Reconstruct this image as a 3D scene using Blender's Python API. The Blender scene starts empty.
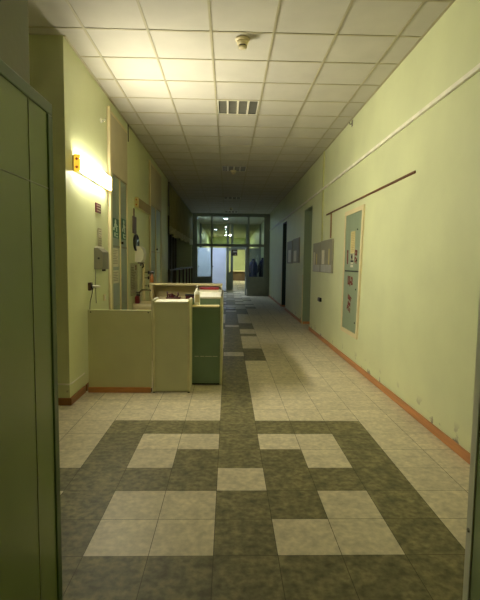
import bpy, bmesh, math, random
from mathutils import Vector, Matrix
random.seed(7)
S = bpy.context.scene
COL = S.collection
PI = math.pi
XL, XR, ZC = -1.635, 1.86, 3.695          # left wall, right wall, ceiling height
TS = 0.33245                               # floor tile
T0X, T0Y = -0.727, 2.209                   # floor lattice origin

# ------------------------------------------------------------------ materials
def lin(c):
    def f(v):
        v /= 255.0
        return v / 12.92 if v <= 0.04045 else ((v + 0.055) / 1.055) ** 2.4
    return (f(c[0]), f(c[1]), f(c[2]), 1.0)

MATS = {}
def mat(name, rgb, rough=0.5, var=0.12, scale=6.0, metal=0.0, bump=0.0, bscale=60.0, coat=0.0, spec=0.5,
        stretch=(1, 1, 1)):
    if name in MATS: return MATS[name]
    m = bpy.data.materials.new(name); m.use_nodes = True
    nt = m.node_tree; N = nt.nodes; L = nt.links
    b = N['Principled BSDF']
    b.inputs['Roughness'].default_value = rough
    b.inputs['Metallic'].default_value = metal
    b.inputs['Coat Weight'].default_value = coat
    b.inputs['Specular IOR Level'].default_value = spec
    geo = N.new('ShaderNodeNewGeometry')
    mp = N.new('ShaderNodeMapping'); mp.inputs['Scale'].default_value = stretch
    L.new(geo.outputs['Position'], mp.inputs['Vector'])
    no = N.new('ShaderNodeTexNoise'); no.inputs['Scale'].default_value = scale; no.inputs['Detail'].default_value = 5
    L.new(mp.outputs['Vector'], no.inputs['Vector'])
    rp = N.new('ShaderNodeValToRGB')
    c = lin(rgb)
    lo = tuple(v * (1 - var) for v in c[:3]) + (1,); hi = tuple(min(1, v * (1 + var)) for v in c[:3]) + (1,)
    rp.color_ramp.elements[0].position = 0.3; rp.color_ramp.elements[0].color = lo
    rp.color_ramp.elements[1].position = 0.7; rp.color_ramp.elements[1].color = hi
    L.new(no.outputs['Fac'], rp.inputs['Fac']); L.new(rp.outputs['Color'], b.inputs['Base Color'])
    if bump:
        n2 = N.new('ShaderNodeTexNoise'); n2.inputs['Scale'].default_value = bscale; n2.inputs['Detail'].default_value = 3
        L.new(mp.outputs['Vector'], n2.inputs['Vector'])
        bp = N.new('ShaderNodeBump'); bp.inputs['Strength'].default_value = bump; bp.inputs['Distance'].default_value = 0.01
        L.new(n2.outputs['Fac'], bp.inputs['Height']); L.new(bp.outputs['Normal'], b.inputs['Normal'])
    MATS[name] = m
    return m

def emit(name, rgb, strength):
    m = bpy.data.materials.new(name); m.use_nodes = True
    b = m.node_tree.nodes['Principled BSDF']
    b.inputs['Base Color'].default_value = (0.8, 0.8, 0.8, 1)
    b.inputs['Emission Color'].default_value = (*rgb, 1)
    b.inputs['Emission Strength'].default_value = strength
    MATS[name] = m
    return m

def glass(name, rgb=(220, 232, 225), t=0.9, rough=0.03):
    m = bpy.data.materials.new(name); m.use_nodes = True
    nt = m.node_tree; N = nt.nodes; L = nt.links
    for n in list(N): N.remove(n)
    out = N.new('ShaderNodeOutputMaterial'); mx = N.new('ShaderNodeMixShader')
    tr = N.new('ShaderNodeBsdfTransparent'); tr.inputs['Color'].default_value = tuple(v * t for v in lin(rgb)[:3]) + (1,)
    gl = N.new('ShaderNodeBsdfGlossy'); gl.inputs['Roughness'].default_value = rough
    fr = N.new('ShaderNodeLayerWeight'); fr.inputs['Blend'].default_value = 0.35
    pw = N.new('ShaderNodeMath'); pw.operation = 'MULTIPLY_ADD'; pw.inputs[1].default_value = 0.12; pw.inputs[2].default_value = 0.03
    L.new(fr.outputs['Facing'], pw.inputs[0]); L.new(pw.outputs[0], mx.inputs['Fac']); L.new(tr.outputs[0], mx.inputs[1]); L.new(gl.outputs[0], mx.inputs[2])
    L.new(mx.outputs[0], out.inputs['Surface'])
    MATS[name] = m
    return m

def wall_paint(name, rgb):
    """oil paint with mottling, roller texture and chipped, dirty patches low down"""
    m = mat(name, rgb, 0.42, 0.055, 1.6, bump=0.10, bscale=28, spec=0.4)
    nt = m.node_tree; N = nt.nodes; L = nt.links; b = N['Principled BSDF']
    geo = [n for n in N if n.type == 'NEW_GEOMETRY'][0]; rp = [n for n in N if n.type == 'VALTORGB'][0]
    sx = N.new('ShaderNodeSeparateXYZ'); L.new(geo.outputs['Position'], sx.inputs[0])
    mr = N.new('ShaderNodeMapRange'); mr.inputs['From Min'].default_value = 0.24; mr.inputs['From Max'].default_value = 0.07
    L.new(sx.outputs['Z'], mr.inputs['Value'])
    n1 = N.new('ShaderNodeTexNoise'); n1.inputs['Scale'].default_value = 5.5; n1.inputs['Detail'].default_value = 8
    L.new(geo.outputs['Position'], n1.inputs['Vector'])
    r2 = N.new('ShaderNodeMapRange'); r2.inputs['From Min'].default_value = 0.60; r2.inputs['From Max'].default_value = 0.64
    L.new(n1.outputs['Fac'], r2.inputs['Value'])
    mu = N.new('ShaderNodeMath'); mu.operation = 'MULTIPLY'
    L.new(mr.outputs[0], mu.inputs[0]); L.new(r2.outputs[0], mu.inputs[1])
    mx = N.new('ShaderNodeMix'); mx.data_type = 'RGBA'; mx.inputs[7].default_value = lin((128, 122, 104))
    L.new(mu.outputs[0], mx.inputs[0]); L.new(rp.outputs['Color'], mx.inputs[6])
    L.new(mx.outputs[2], b.inputs['Base Color'])
    return m

def tile_mat(name, rgb, var, rough, tilevar):
    """glazed floor tile: cloudy marbling plus a small tone change from tile to tile"""
    m = mat(name, rgb, rough, var, 9.0, bump=0.04, bscale=30, spec=0.3)
    nt = m.node_tree; N = nt.nodes; L = nt.links; b = N['Principled BSDF']
    geo = [n for n in N if n.type == 'NEW_GEOMETRY'][0]; rp = [n for n in N if n.type == 'VALTORGB'][0]
    n1 = N.new('ShaderNodeTexNoise'); n1.inputs['Scale'].default_value = 26; n1.inputs['Detail'].default_value = 6
    L.new(geo.outputs['Position'], n1.inputs['Vector'])
    mv = N.new('ShaderNodeMapping'); mv.inputs['Location'].default_value = (-T0X / TS, -T0Y / TS, 0)
    mv.inputs['Scale'].default_value = (1 / TS, 1 / TS, 1)
    L.new(geo.outputs['Position'], mv.inputs['Vector'])
    fl = N.new('ShaderNodeVectorMath'); fl.operation = 'FLOOR'; L.new(mv.outputs[0], fl.inputs[0])
    wn = N.new('ShaderNodeTexWhiteNoise'); L.new(fl.outputs[0], wn.inputs['Vector'])
    a = N.new('ShaderNodeMapRange'); a.inputs['To Min'].default_value = 1 - tilevar; a.inputs['To Max'].default_value = 1 + tilevar
    L.new(wn.outputs['Value'], a.inputs['Value'])
    a2 = N.new('ShaderNodeMapRange'); a2.inputs['From Min'].default_value = 0.35; a2.inputs['From Max'].default_value = 0.65
    a2.inputs['To Min'].default_value = 1 - var; a2.inputs['To Max'].default_value = 1 + var
    L.new(n1.outputs['Fac'], a2.inputs['Value'])
    mu = N.new('ShaderNodeMath'); mu.operation = 'MULTIPLY'; L.new(a.outputs[0], mu.inputs[0]); L.new(a2.outputs[0], mu.inputs[1])
    vm = N.new('ShaderNodeVectorMath'); vm.operation = 'SCALE'
    L.new(rp.outputs['Color'], vm.inputs[0]); L.new(mu.outputs[0], vm.inputs['Scale'])
    L.new(vm.outputs[0], b.inputs['Base Color'])
    return m

G_WALL = wall_paint('green_wall_paint', (212, 216, 171))
CEIL = mat('ceiling_tile', (196, 191, 179), 0.9, 0.05, 3, bump=0.15, bscale=160)
TBAR = mat('ceiling_grid_metal', (176, 168, 140), 0.55, 0.05, 5)
BEIGE = tile_mat('beige_tile', (209, 197, 170), 0.13, 0.42, 0.05)
DARK = tile_mat('dark_tile', (122, 115, 82), 0.32, 0.5, 0.07)
GROUT = mat('grout', (78, 72, 54), 0.9)
SKIRT = mat('brown_skirting', (188, 128, 78), 0.45, 0.18, 5, stretch=(1, 0.3, 4))
CREAM = mat('cream_paint', (222, 208, 164), 0.5, 0.06, 5)
CREAM_D = mat('cream_laminate', (202, 200, 158), 0.5, 0.05, 3)
WHITE = mat('white_laminate', (226, 222, 204), 0.4, 0.04, 5)
WHITE_M = mat('white_enamel', (228, 230, 236), 0.35, 0.03, 3)
GREY = mat('grey_metal', (128, 124, 106), 0.4, 0.08, 5, metal=0.1)
LGREY = mat('pale_grey_board', (146, 142, 120), 0.5, 0.06, 4)
PLY = mat('painted_plywood', (196, 184, 152), 0.55, 0.05, 4)
TEAL = mat('teal_paint', (134, 148, 120), 0.35, 0.08, 4, stretch=(1, 1, 0.25))
TEALG = mat('frosted_teal_glazing', (150, 162, 150), 0.35, 0.12, 3, stretch=(1, 1, 0.2), coat=0.3)
TEAL_P = mat('teal_panel_paint', (140, 154, 126), 0.4, 0.07, 5, stretch=(1, 6, 0.3))
DGREEN = mat('dark_green_paint', (30, 56, 42), 0.4, 0.1, 3)
GREENP = mat('green_laminate', (112, 136, 114), 0.4, 0.14, 3, stretch=(1, 1, 0.4))
LEAF = mat('glossy_green_enamel', (132, 148, 94), 0.25, 0.05, 1.2, bump=0.03, bscale=3, coat=0.0)
LEAFB = mat('green_enamel_border', (70, 98, 50), 0.3, 0.06, 3)
SEAM = mat('seam_shadowless_line', (120, 132, 84), 0.4, 0.05, 3)
STEEL = mat('chrome', (190, 190, 190), 0.18, 0.03, 5, metal=1.0)
PGREY = mat('grey_green_frame_paint', (146, 152, 136), 0.5, 0.07, 4)
BLACK = mat('black_plastic', (20, 20, 20), 0.4, 0.1, 5)
DBROWN = mat('dark_brown_wood', (88, 70, 48), 0.5, 0.25, 4, stretch=(3, 3, 0.4))
BROWN = mat('brown_wood', (104, 66, 36), 0.5, 0.2, 6, stretch=(1, 0.5, 4))
RED = mat('red_cover', (116, 18, 20), 0.5, 0.1, 6)
MAROON = mat('maroon_plastic', (66, 18, 22), 0.4, 0.1, 6)
SIGNR = mat('dark_red_sign', (84, 20, 30), 0.4, 0.06, 6)
PAPER = mat('paper', (214, 208, 186), 0.8, 0.05, 8)
PAPERY = mat('yellowed_paper', (202, 188, 132), 0.8, 0.08, 14)
INK = mat('ink', (70, 66, 58), 0.8, 0.1, 5)
REDINK = mat('red_paint_lettering', (120, 34, 30), 0.6, 0.1, 5)
BLK_INK = mat('black_lettering', (30, 30, 30), 0.6, 0.1, 5)
GSIGN = mat('green_sign', (20, 98, 72), 0.4, 0.06, 6)
WSIGN = mat('white_sign_mark', (208, 224, 206), 0.5, 0.05, 6)
CAPM = mat('amber_plastic', (214, 168, 60), 0.35, 0.08, 8)
CURT = mat('olive_curtain', (156, 150, 104), 0.9, 0.18, 5, stretch=(1, 3, 0.5))
LACE = mat('pale_lace', (190, 186, 146), 0.9, 0.3, 26)
BLUE = mat('navy_cloth', (40, 48, 86), 0.85, 0.2, 6)
ORANGE = mat('orange_plastic', (190, 96, 34), 0.35, 0.08, 6)
CLEAR = glass('clear_acrylic', (250, 250, 247), 0.99)
PANE = glass('window_glass', (240, 247, 244), 0.98)
FARW = wall_paint('yellow_green_paint', (198, 206, 156))
LOUV = mat('louver_aluminium', (150, 148, 136), 0.35, 0.04, 6, metal=0.4)
HOUS = mat('luminaire_housing', (96, 96, 90), 0.5, 0.05, 6)
TUBE = mat('unlit_tube', (198, 198, 190), 0.3, 0.03, 6)
LAMP = emit('lit_warm_diffuser', (1.0, 0.94, 0.73), 92.0)
CAPE = emit('lit_amber_end_cap', (1.0, 0.60, 0.05), 0.62); CAPE.node_tree.nodes['Principled BSDF'].inputs['Base Color'].default_value = lin((214, 168, 60))
FAR_L = emit('lit_cool_lamp', (0.58, 0.75, 1.0), 70.0)
FAR_L2 = emit('lit_neutral_lamp', (0.97, 1.0, 0.86), 95.0)
FAR_M = emit('lit_dim_lamp', (1.0, 0.98, 0.88), 14.0)

# ------------------------------------------------------------------ mesh builder
WORLD = {}
class MB:
    def __init__(s): s.bm = bmesh.new(); s.slot = 0
    def _new(s, f0):
        for f in s.bm.faces:
            if f.index == -1 or f not in f0: f.material_index = s.slot
    def box(s, x0, x1, y0, y1, z0, z1, bev=0.0, seg=2, M=None):
        if x0 > x1: x0, x1 = x1, x0
        if y0 > y1: y0, y1 = y1, y0
        if z0 > z1: z0, z1 = z1, z0
        vs = [s.bm.verts.new(p) for p in ((x0,y0,z0),(x1,y0,z0),(x1,y1,z0),(x0,y1,z0),(x0,y0,z1),(x1,y0,z1),(x1,y1,z1),(x0,y1,z1))]
        fs = [s.bm.faces.new([vs[i] for i in q]) for q in ((0,3,2,1),(4,5,6,7),(0,1,5,4),(1,2,6,5),(2,3,7,6),(3,0,4,7))]
        for f in fs: f.material_index = s.slot
        allv = list(vs)
        if bev > 0:
            bev = min(bev, 0.45 * min(x1 - x0, y1 - y0, z1 - z0))
            es = list({e for f in fs for e in f.edges})
            r = bmesh.ops.bevel(s.bm, geom=es, offset=bev, segments=seg, affect='EDGES', profile=0.5)
            allv = list({v for f in r['faces'] for v in f.verts} | {v for v in allv if v.is_valid})
            for f in r['faces']: f.material_index = s.slot
        if M is not None: bmesh.ops.transform(s.bm, matrix=M, verts=allv)
        return s
    def quad(s, *ps):
        f = s.bm.faces.new([s.bm.verts.new(p) for p in ps]); f.material_index = s.slot
        return s
    def loft(s, rings, close=True, caps=True, smooth=True):
        R = [[s.bm.verts.new(p) for p in r] for r in rings]
        n = len(R[0])
        for a, b in zip(R, R[1:]):
            for i in range(n if close else n - 1):
                f = s.bm.faces.new((a[i], a[(i+1) % n], b[(i+1) % n], b[i])); f.smooth = smooth; f.material_index = s.slot
        if caps and close:
            for r, rev in ((R[0], True), (R[-1], False)):
                f = s.bm.faces.new(list(reversed(r)) if rev else r); f.material_index = s.slot
        return s
    def tube(s, pts, r, n=10, caps=True):
        pts = [Vector(p) for p in pts]; rs = r if isinstance(r, (list, tuple)) else [r] * len(pts)
        rings = []; up = None
        for i, p in enumerate(pts):
            t = (pts[min(i+1, len(pts)-1)] - pts[max(i-1, 0)]).normalized()
            if up is None:
                up = Vector((0, 0, 1)) if abs(t.z) < 0.9 else Vector((1, 0, 0))
            a = t.cross(up).normalized(); b = a.cross(t).normalized(); up = b
            rings.append([p + (a * math.cos(2*PI*k/n) + b * math.sin(2*PI*k/n)) * rs[i] for k in range(n)])
        return s.loft(rings, True, caps)
    def lathe(s, prof, c, n=24, axis='Z', sx=1.0, sy=1.0):
        rings = []
        for r, h in prof:
            ring = []
            for k in range(n):
                a = 2*PI*k/n; u, v = r*math.cos(a)*sx, r*math.sin(a)*sy
                if axis == 'Z': p = (c[0]+u, c[1]+v, c[2]+h)
                elif axis == 'X': p = (c[0]+h, c[1]+u, c[2]+v)
                else: p = (c[0]-u, c[1]+h, c[2]+v)
                ring.append(p)
            rings.append(ring)
        return s.loft(rings)
    def text(s, body, size, M):
        cu = bpy.data.curves.new('lettering', 'FONT'); cu.body = body; cu.size = size; cu.align_x = 'CENTER'; cu.align_y = 'CENTER'
        cu.extrude = 0.0008; cu.offset = 0.006*size/0.1
        o = bpy.data.objects.new('lettering', cu); COL.objects.link(o)
        bpy.context.view_layer.update()
        me = bpy.data.meshes.new_from_object(o.evaluated_get(bpy.context.evaluated_depsgraph_get()))
        bpy.data.objects.remove(o); bpy.data.curves.remove(cu)
        me.transform(M)
        n0 = len(s.bm.faces); s.bm.from_mesh(me); s.bm.faces.ensure_lookup_table()
        for f in s.bm.faces[n0:]: f.material_index = s.slot
        bpy.data.meshes.remove(me)
        return s
    def build(s, name, m, parent=None, origin=None):
        ms = m if isinstance(m, (list, tuple)) else [m]
        bmesh.ops.recalc_face_normals(s.bm, faces=s.bm.faces)
        vs = [v.co for v in s.bm.verts]
        lo = [min(v[i] for v in vs) for i in range(3)]; hi = [max(v[i] for v in vs) for i in range(3)]
        w = Vector(origin) if origin else Vector(((lo[0]+hi[0])/2, (lo[1]+hi[1])/2, lo[2]))
        bmesh.ops.translate(s.bm, vec=-w, verts=s.bm.verts)
        me = bpy.data.meshes.new(name); s.bm.to_mesh(me); s.bm.free()
        for q in ms: me.materials.append(q)
        o = bpy.data.objects.new(name, me); COL.objects.link(o)
        WORLD[o.name] = w
        if parent:
            o.parent = parent; o.location = w - WORLD[parent.name]
        else: o.location = w
        return o

def Bx(name, m, parent, *a, bev=0.004): return MB().box(*a, bev=bev).build(name, m, parent)
def thing(name, loc, label, cat, group=None):
    o = bpy.data.objects.new(name, None); o.empty_display_size = 0.1; COL.objects.link(o); o.location = loc
    WORLD[o.name] = Vector(loc)
    return tag(o, label, cat, group)
def tag(o, label, cat, group=None):
    o['label'] = label; o['category'] = cat
    if group: o['group'] = group
    return o
def struct(o, label=None, cat=None):
    o['kind'] = 'structure'
    if label: o['label'] = label
    if cat: o['category'] = cat
    return o
def root(name, loc, label, cat):
    return struct(thing(name, loc, label, cat))

# text on the right wall faces -X; on the left wall faces +X
def M_right(y, z, x=XR): return Matrix.Translation((x, y, z)) @ Matrix(((0,0,-1,0),(-1,0,0,0),(0,1,0,0),(0,0,0,1)))
def M_left(y, z, x=XL): return Matrix.Translation((x, y, z)) @ Matrix(((0,0,1,0),(1,0,0,0),(0,1,0,0),(0,0,0,1)))

# ------------------------------------------------------------------ floor
def is_dark(i, j):
    if j <= -1: return -1 <= i <= 5
    if j <= 5:
        if i < -1: return j == 2
        if i > 5: return False
        return i not in {0: (0, 1, 3, 4), 1: (0, 1, 4), 2: (2,), 3: (0, 4), 4: (0, 1, 3, 4), 5: ()}[j]
    if j < 36:
        if i == 2: return j not in (15, 25, 35)
        if i == 3: return j in (14, 15, 16, 21, 24, 25, 26, 33, 34, 35)
        if i == 1: return j in (14, 15, 16, 24, 25, 26, 33, 34, 35)
        return False
    k = (j - 36) % 9
    if i == 2: return k != 4
    if i in (1, 3): return k in (0, 1, 3, 5, 6)
    if i in (0, 4): return k in (2, 3, 6)
    return False
f = MB(); g = 0.0016
f.slot = 2; f.quad((-4.2, -1.6, -0.003), (2.7, -1.6, -0.003), (2.7, 41, -0.003), (-4.2, 41, -0.003))
for j in range(-12, 116):
    for i in range(-10, 10):
        x0, y0 = T0X + i*TS, T0Y + j*TS
        f.slot = 1 if is_dark(i, j) else 0
        f.quad((x0+g, y0+g, 0), (x0+TS-g, y0+g, 0), (x0+TS-g, y0+TS-g, 0), (x0+g, y0+TS-g, 0))
struct(f.build('floor', [BEIGE, DARK, GROUT]), 'glazed tile floor with a dark cross pattern in beige', 'floor')

# ------------------------------------------------------------------ ceiling
CX0, CY0 = -0.7865, 4.514
LIGHT_CELLS = [(1, 3), (1, 10), (1, 18), (1, 25)]
c = MB()
for j in range(-7, 61):
    for i in range(-5, 5):
        if (i, j) in LIGHT_CELLS: continue
        x0, y0 = CX0 + i*0.6, CY0 + j*0.6
        c.quad((x0, y0, ZC), (x0, y0+0.6, ZC), (x0+0.6, y0+0.6, ZC), (x0+0.6, y0, ZC))
struct(c.build('ceiling', CEIL), 'suspended ceiling of pale mineral tiles', 'ceiling')
c = MB()
for i in range(-4, 6):
    x = CX0 + i*0.6
    if x < 2.1: c.box(x-0.012, x+0.012, 0.3, 40.9, ZC-0.006, ZC+0.004)
for j in range(-6, 61):
    y = CY0 + j*0.6; c.box(-3.7, 2.1, y-0.012, y+0.012, ZC-0.0055, ZC+0.003)
c.box(XL, XL+0.022, 4.66, 12.35, ZC-0.008, ZC); c.box(XR-0.022, XR, 0.9, 40.5, ZC-0.008, ZC)
struct(c.build('trim_1', TBAR), 'thin metal grid between the ceiling tiles', 'ceiling grid')

# ------------------------------------------------------------------ walls
w = MB()
for y0, y1 in ((0.9, 10.15), (11.2, 14.55), (15.6, 40.6)): w.box(XR, XR+0.34, y0, y1, -0.05, ZC+0.05)
w.box(XR, XR+0.34, 10.15, 11.2, 2.80, ZC+0.05); w.box(XR, XR+0.34, 14.55, 15.6, 2.86, ZC+0.05)
struct(w.build('wall_right', G_WALL), 'pale green painted wall on the right of the corridor', 'wall')
w = MB()
for y0, y1 in ((4.66, 6.24), (7.44, 9.42), (11.13, 12.35)): w.box(XL-0.4, XL, y0, y1, -0.05, ZC+0.05)
w.box(XL-0.4, XL, 6.24, 7.44, 3.56, ZC+0.05); w.box(XL-0.4, XL, 9.42, 11.13, 3.56, ZC+0.05)
w.box(-4.0, XL-0.4, 4.66, 5.0, -0.05, ZC+0.05)
struct(w.build('wall_left', G_WALL), 'pale green painted wall on the left with the lit lamp', 'wall')
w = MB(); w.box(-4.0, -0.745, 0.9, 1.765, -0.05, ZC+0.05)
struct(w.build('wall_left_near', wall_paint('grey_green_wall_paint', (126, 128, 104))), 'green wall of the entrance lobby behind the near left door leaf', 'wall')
w = MB(); w.box(1.075, XR, 0.9, 1.70, -0.05, ZC+0.05)
struct(w.build('wall_right_near', G_WALL), 'green wall of the entrance lobby behind the near right door leaf', 'wall')
w = MB(); w.box(-4.2, -4.0, 0.9, 5.0, -0.05, ZC+0.05)
struct(w.build('wall_side', G_WALL), 'end wall of the dark side passage on the left', 'wall')
# alcove behind the curtain
w = MB(); w.box(XL-1.0, XL-0.75, 12.35, 20.3, -0.05, ZC+0.05); w.box(XL-0.75, XL, 20.3, 40.6, -0.05, ZC+0.05)
w.box(XL-1.0, XL-0.4, 12.1, 12.35, -0.05, ZC+0.05)
struct(w.build('wall_left_far', G_WALL), 'dim green wall of the alcove behind the curtain', 'wall')
# near doorway wall
w = MB(); w.box(-4.0, -0.78, 0.76, 0.9, -0.05, ZC+0.05); w.box(1.09, XR+0.34, 0.76, 0.9, -0.05, ZC+0.05)
w.box(-0.78, 1.09, 0.76, 0.9, 2.16, ZC+0.05)
struct(w.build('wall_near', G_WALL), 'green wall around the near double doorway', 'wall')
w = MB(); w.box(-1.6, -1.5, -1.3, 0.76, -0.05, 2.85); w.box(1.9, 2.0, -1.3, 0.76, -0.05, 2.85); w.box(-1.6, 2.0, -1.4, -1.3, -0.05, 2.85)
w.box(-1.6, 2.0, -1.4, 0.76, 2.75, 2.85)
struct(w.build('wall_vestibule', G_WALL), 'green walls of the small lobby before the double door', 'wall')
w = MB(); w.box(XL-0.75, XR+0.34, 40.3, 40.6, -0.05, ZC+0.05)
struct(w.build('wall_far', FARW), 'yellow green wall at the far end of the corridor', 'wall')

# skirtings
b = MB()
for y0, y1 in ((1.71, 10.15), (11.2, 14.55), (15.6, 20.4), (20.7, 40.3)):
    b.box(XR-0.024, XR, y0, y1, 0, 0.075, 0.006)
struct(b.build('baseboard_right', SKIRT), 'orange brown wooden skirting along the right wall', 'skirting')
b = MB(); b.box(XL, XL+0.022, 4.64, 5.125, 0, 0.078, 0.006); b.box(XL, XL+0.022, 7.46, 9.4, 0, 0.078, 0.006)
b.box(XL, XL+0.022, 5.17, 6.22, 0, 0.078, 0.006); b.box(XL, XL+0.022, 11.15, 12.35, 0, 0.078, 0.006)
b.box(-3.9, XL+0.022, 4.638, 4.66, 0, 0.078, 0.006)
struct(b.build('baseboard_left', mat('dark_brown_skirting', (150, 102, 62), 0.45, 0.18, 5, stretch=(1, 0.3, 4))), 'brown wooden skirting round the left wall corner', 'skirting')

# ------------------------------------------------------------------ near double door, both leaves standing open
def leaf(name, xin, xout, y0, y1, label, ztop, sgn):
    r = root(name, ((xin+xout)/2, y0, 0), label, 'door')
    bd = 0.045
    m = MB()
    m.box(xin, xout, y0, y1, ztop-bd, ztop, 0.004); m.box(xin, xout, y0, y1, 0.008, 0.10, 0.004)
    m.box(xin, xout, y1-bd, y1, 0.10, ztop-bd, 0.004); m.box(xin, xout, y0, y0+bd, 0.10, ztop-bd, 0.004)
    m.build('frame', LEAFB, r)
    xi = xin - sgn*0.006; xo = xout + sgn*0.006
    p = MB().box(xi, xo, y0+bd, y1-bd, 0.10, ztop-bd).build('panel', LEAF, r)
    s = MB(); x1 = xi + sgn*0.002
    for y in (y1-0.205,): s.box(xi, x1, y-0.002, y+0.002, 0.1, ztop-bd)
    for z in (1.775,): s.box(xi, x1, y0+bd, y1-bd, z-0.0022, z+0.0022)
    s.build('seam', SEAM, p)
    for z in (0.35, 1.75): MB().lathe([(0.009, 0), (0.009, 0.11)], ((xin+xout)/2, y0-0.006, z), 10).build('hinge', STEEL, r)
    return r
leaf('door_1', -0.685, -0.725, 0.905, 1.822, 'glossy green near door leaf at the left edge', 2.10, 1)
r2 = leaf('door_2', 0.995, 1.035, 0.905, 1.765, 'near door leaf with pale frame at the right edge', 2.10, -1)
MATS_R = mat('pale_green_frame', (204, 204, 180), 0.4, 0.05, 3)
for ch in r2.children:
    if ch.name.startswith('frame'): ch.data.materials[0] = MATS_R
MB().lathe([(0.001, -0.004), (0.008, -0.004), (0.01, 0), (0.001, 0)], (0.9945, 1.744, 0.42), 10, 'X').build('bolt', STEEL, r2)

# ------------------------------------------------------------------ wall lamps
def wall_lamp(y0, y1, zc, label, lit):
    t = thing('wall_lamp', (XL, y0, zc-0.09), label, 'lamp', None)
    Bx('back_plate', WHITE if lit else CREAM_D, t, XL, XL+0.060, y0+0.005, y1-0.005, zc-0.079, zc+0.079)  # plate deepened as a shroud to cut diffuser spill on wall and ceiling
    m = MB(); n = 10; prof = []
    x0, x1, h = XL+0.060, XL+0.075, 0.082
    m.box(x0, x1, y0+0.03, y1-0.03, zc-h, zc+h, 0.014, 3)
    m.build('diffuser', LAMP if lit else mat('unlit_yellowed_diffuser', (150, 128, 72), 0.4, 0.05, 4), t)
    for a, bb in ((y0, y0+0.03), (y1-0.03, y1)):
        e = MB().box(XL+0.014, XL+0.08, a, bb, zc-0.088, zc+0.088, 0.008, 2).build('end_cap', CAPE if lit else mat('cream_plastic_cap', (212, 192, 128), 0.4), t)
        for dz in (-0.042, 0.042):
            sg = MB(); sg.lathe([(0.0005, -0.003), (0.013, -0.003), (0.015, 0.002), (0.0005, 0.002)], (XL+0.045, a if a == y0 else bb, zc+dz), 14, 'Y')
            sg.build('screw_cover', ORANGE, e)
    return t
wall_lamp(4.86, 6.17, 2.52, 'lit fluorescent wall lamp glowing above the small dark red sign', True)
wall_lamp(7.94, 9.22, 2.52, 'unlit yellowed wall lamp further along, above the round mirror', False)

# ------------------------------------------------------------------ small things on the left wall
t = thing('door_sign', (XL, 5.76, 2.10), 'small dark red sign plate with pale lettering under the lit lamp', 'sign')
Bx('plate', SIGNR, t, XL, XL+0.012, 5.655, 5.87, 2.10, 2.215, bev=0.003)
rnd = random.Random(3)
for zi, z in enumerate((2.19, 2.158, 2.126)):
    y = 5.685; m = MB()
    while y < 5.83:
        d = rnd.uniform(0.018, 0.034); m.box(XL+0.012, XL+0.0132, y, y+d, z-0.005, z+0.005); y += d+0.012
    m.build('lettering', PAPER, t)

t = thing('wall_notice', (XL, 5.78, 1.63), 'narrow curled paper notice taped above the grey dispenser box', 'notice')
m = MB()
rings = []
for k in range(9):
    z = 1.60 + 0.31*k/8; dx = 0.006 + 0.012*math.sin(PI*k/8) + (0.012 if k == 8 else 0)
    rings.append([(XL+dx, 5.69, z), (XL+dx+0.004, 5.78, z), (XL+dx, 5.865, z)])
m.loft(rings, close=False, caps=False); sh = m.build('sheet', mat('aged_paper', (178, 172, 142), 0.8), t)
Bx('heading', PAPER, sh, XL+0.0255, XL+0.0265, 5.70, 5.85, 1.80, 1.89, bev=0)
m = MB()
for k in range(9):
    z = 1.87-0.029*k; m.box(XL+0.027, XL+0.0285, 5.71, 5.71+rnd.uniform(0.07, 0.13), z-0.004, z+0.004)
m.build('printing', mat('faded_print', (140, 134, 112), 0.8), sh)

t = thing('mounted_dispenser_box', (XL, 5.72, 1.37), 'grey metal dispenser box on the left wall above the white plug', 'dispenser')
m = MB()
pr = [(XL, 1.40), (XL+0.102, 1.40), (XL+0.102, 1.60), (XL+0.10, 1.615), (XL+0.05, 1.66), (XL, 1.66)]
m.loft([[(x, 5.58, z) for x, z in pr], [(x, 5.86, z) for x, z in pr]], smooth=False)
bd = m.build('housing', GREY, t)
MB().lathe([(0.0005, -0.002), (0.013, -0.002), (0.013, 0.003), (0.0005, 0.003)], (XL+0.055, 5.579, 1.535), 14, 'Y').build('lock_hole', BLACK, bd)
Bx('lid', WHITE, t, XL+0.006, XL+0.05, 5.60, 5.84, 1.657, 1.68)
Bx('nozzle', BLACK, t, XL+0.06, XL+0.10, 5.70, 5.74, 1.375, 1.402)
MB().tube([(XL+0.01, 5.60, 1.40), (XL+0.008, 5.60, 1.20), (XL+0.008, 5.62, 0.98)], 0.004, 8).build('supply_tube', GREY, t)

t = thing('wall_socket', (XL, 5.37, 1.15), 'dark brown wall socket left of the white plug', 'socket')
Bx('box', mat('brown_bakelite', (70, 40, 26), 0.4), t, XL, XL+0.035, 5.315, 5.405, 1.155, 1.25, bev=0.008)
MB().lathe([(0.001, 0.03), (0.03, 0.03), (0.032, 0.038), (0.022, 0.04), (0.001, 0.04)], (XL, 5.36, 1.203), 16, 'X').build('face', BLACK, t)
t = thing('power_plug', (XL+0.04, 5.37, 1.19), 'white plug pushed into the brown socket, black cord hanging', 'plug')
MB().lathe([(0.001, 0), (0.018, 0), (0.02, 0.02), (0.017, 0.075), (0.012, 0.09), (0.001, 0.092)], (XL+0.04, 5.37, 1.203), 14, 'X', 1, 0.8).build('body', WHITE, t)
MB().tube([(XL+0.045, 5.37, 1.19), (XL+0.035, 5.365, 1.12), (XL+0.015, 5.35, 1.02), (XL+0.012, 5.335, 0.9), (XL+0.012, 5.32, 0.6), (XL+0.012, 5.31, 0.3)], 0.004, 8).build('cord', BLACK, t)

t = thing('light_switch', (XL, 6.0, 0.98), 'small cream light switch low beside the teal door frame', 'switch')
Bx('plate', CREAM, t, XL, XL+0.014, 5.955, 6.045, 0.98, 1.065, bev=0.004)
Bx('rocker', WHITE, t, XL+0.014, XL+0.022, 5.98, 6.02, 1.0, 1.045, bev=0.003)

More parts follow.
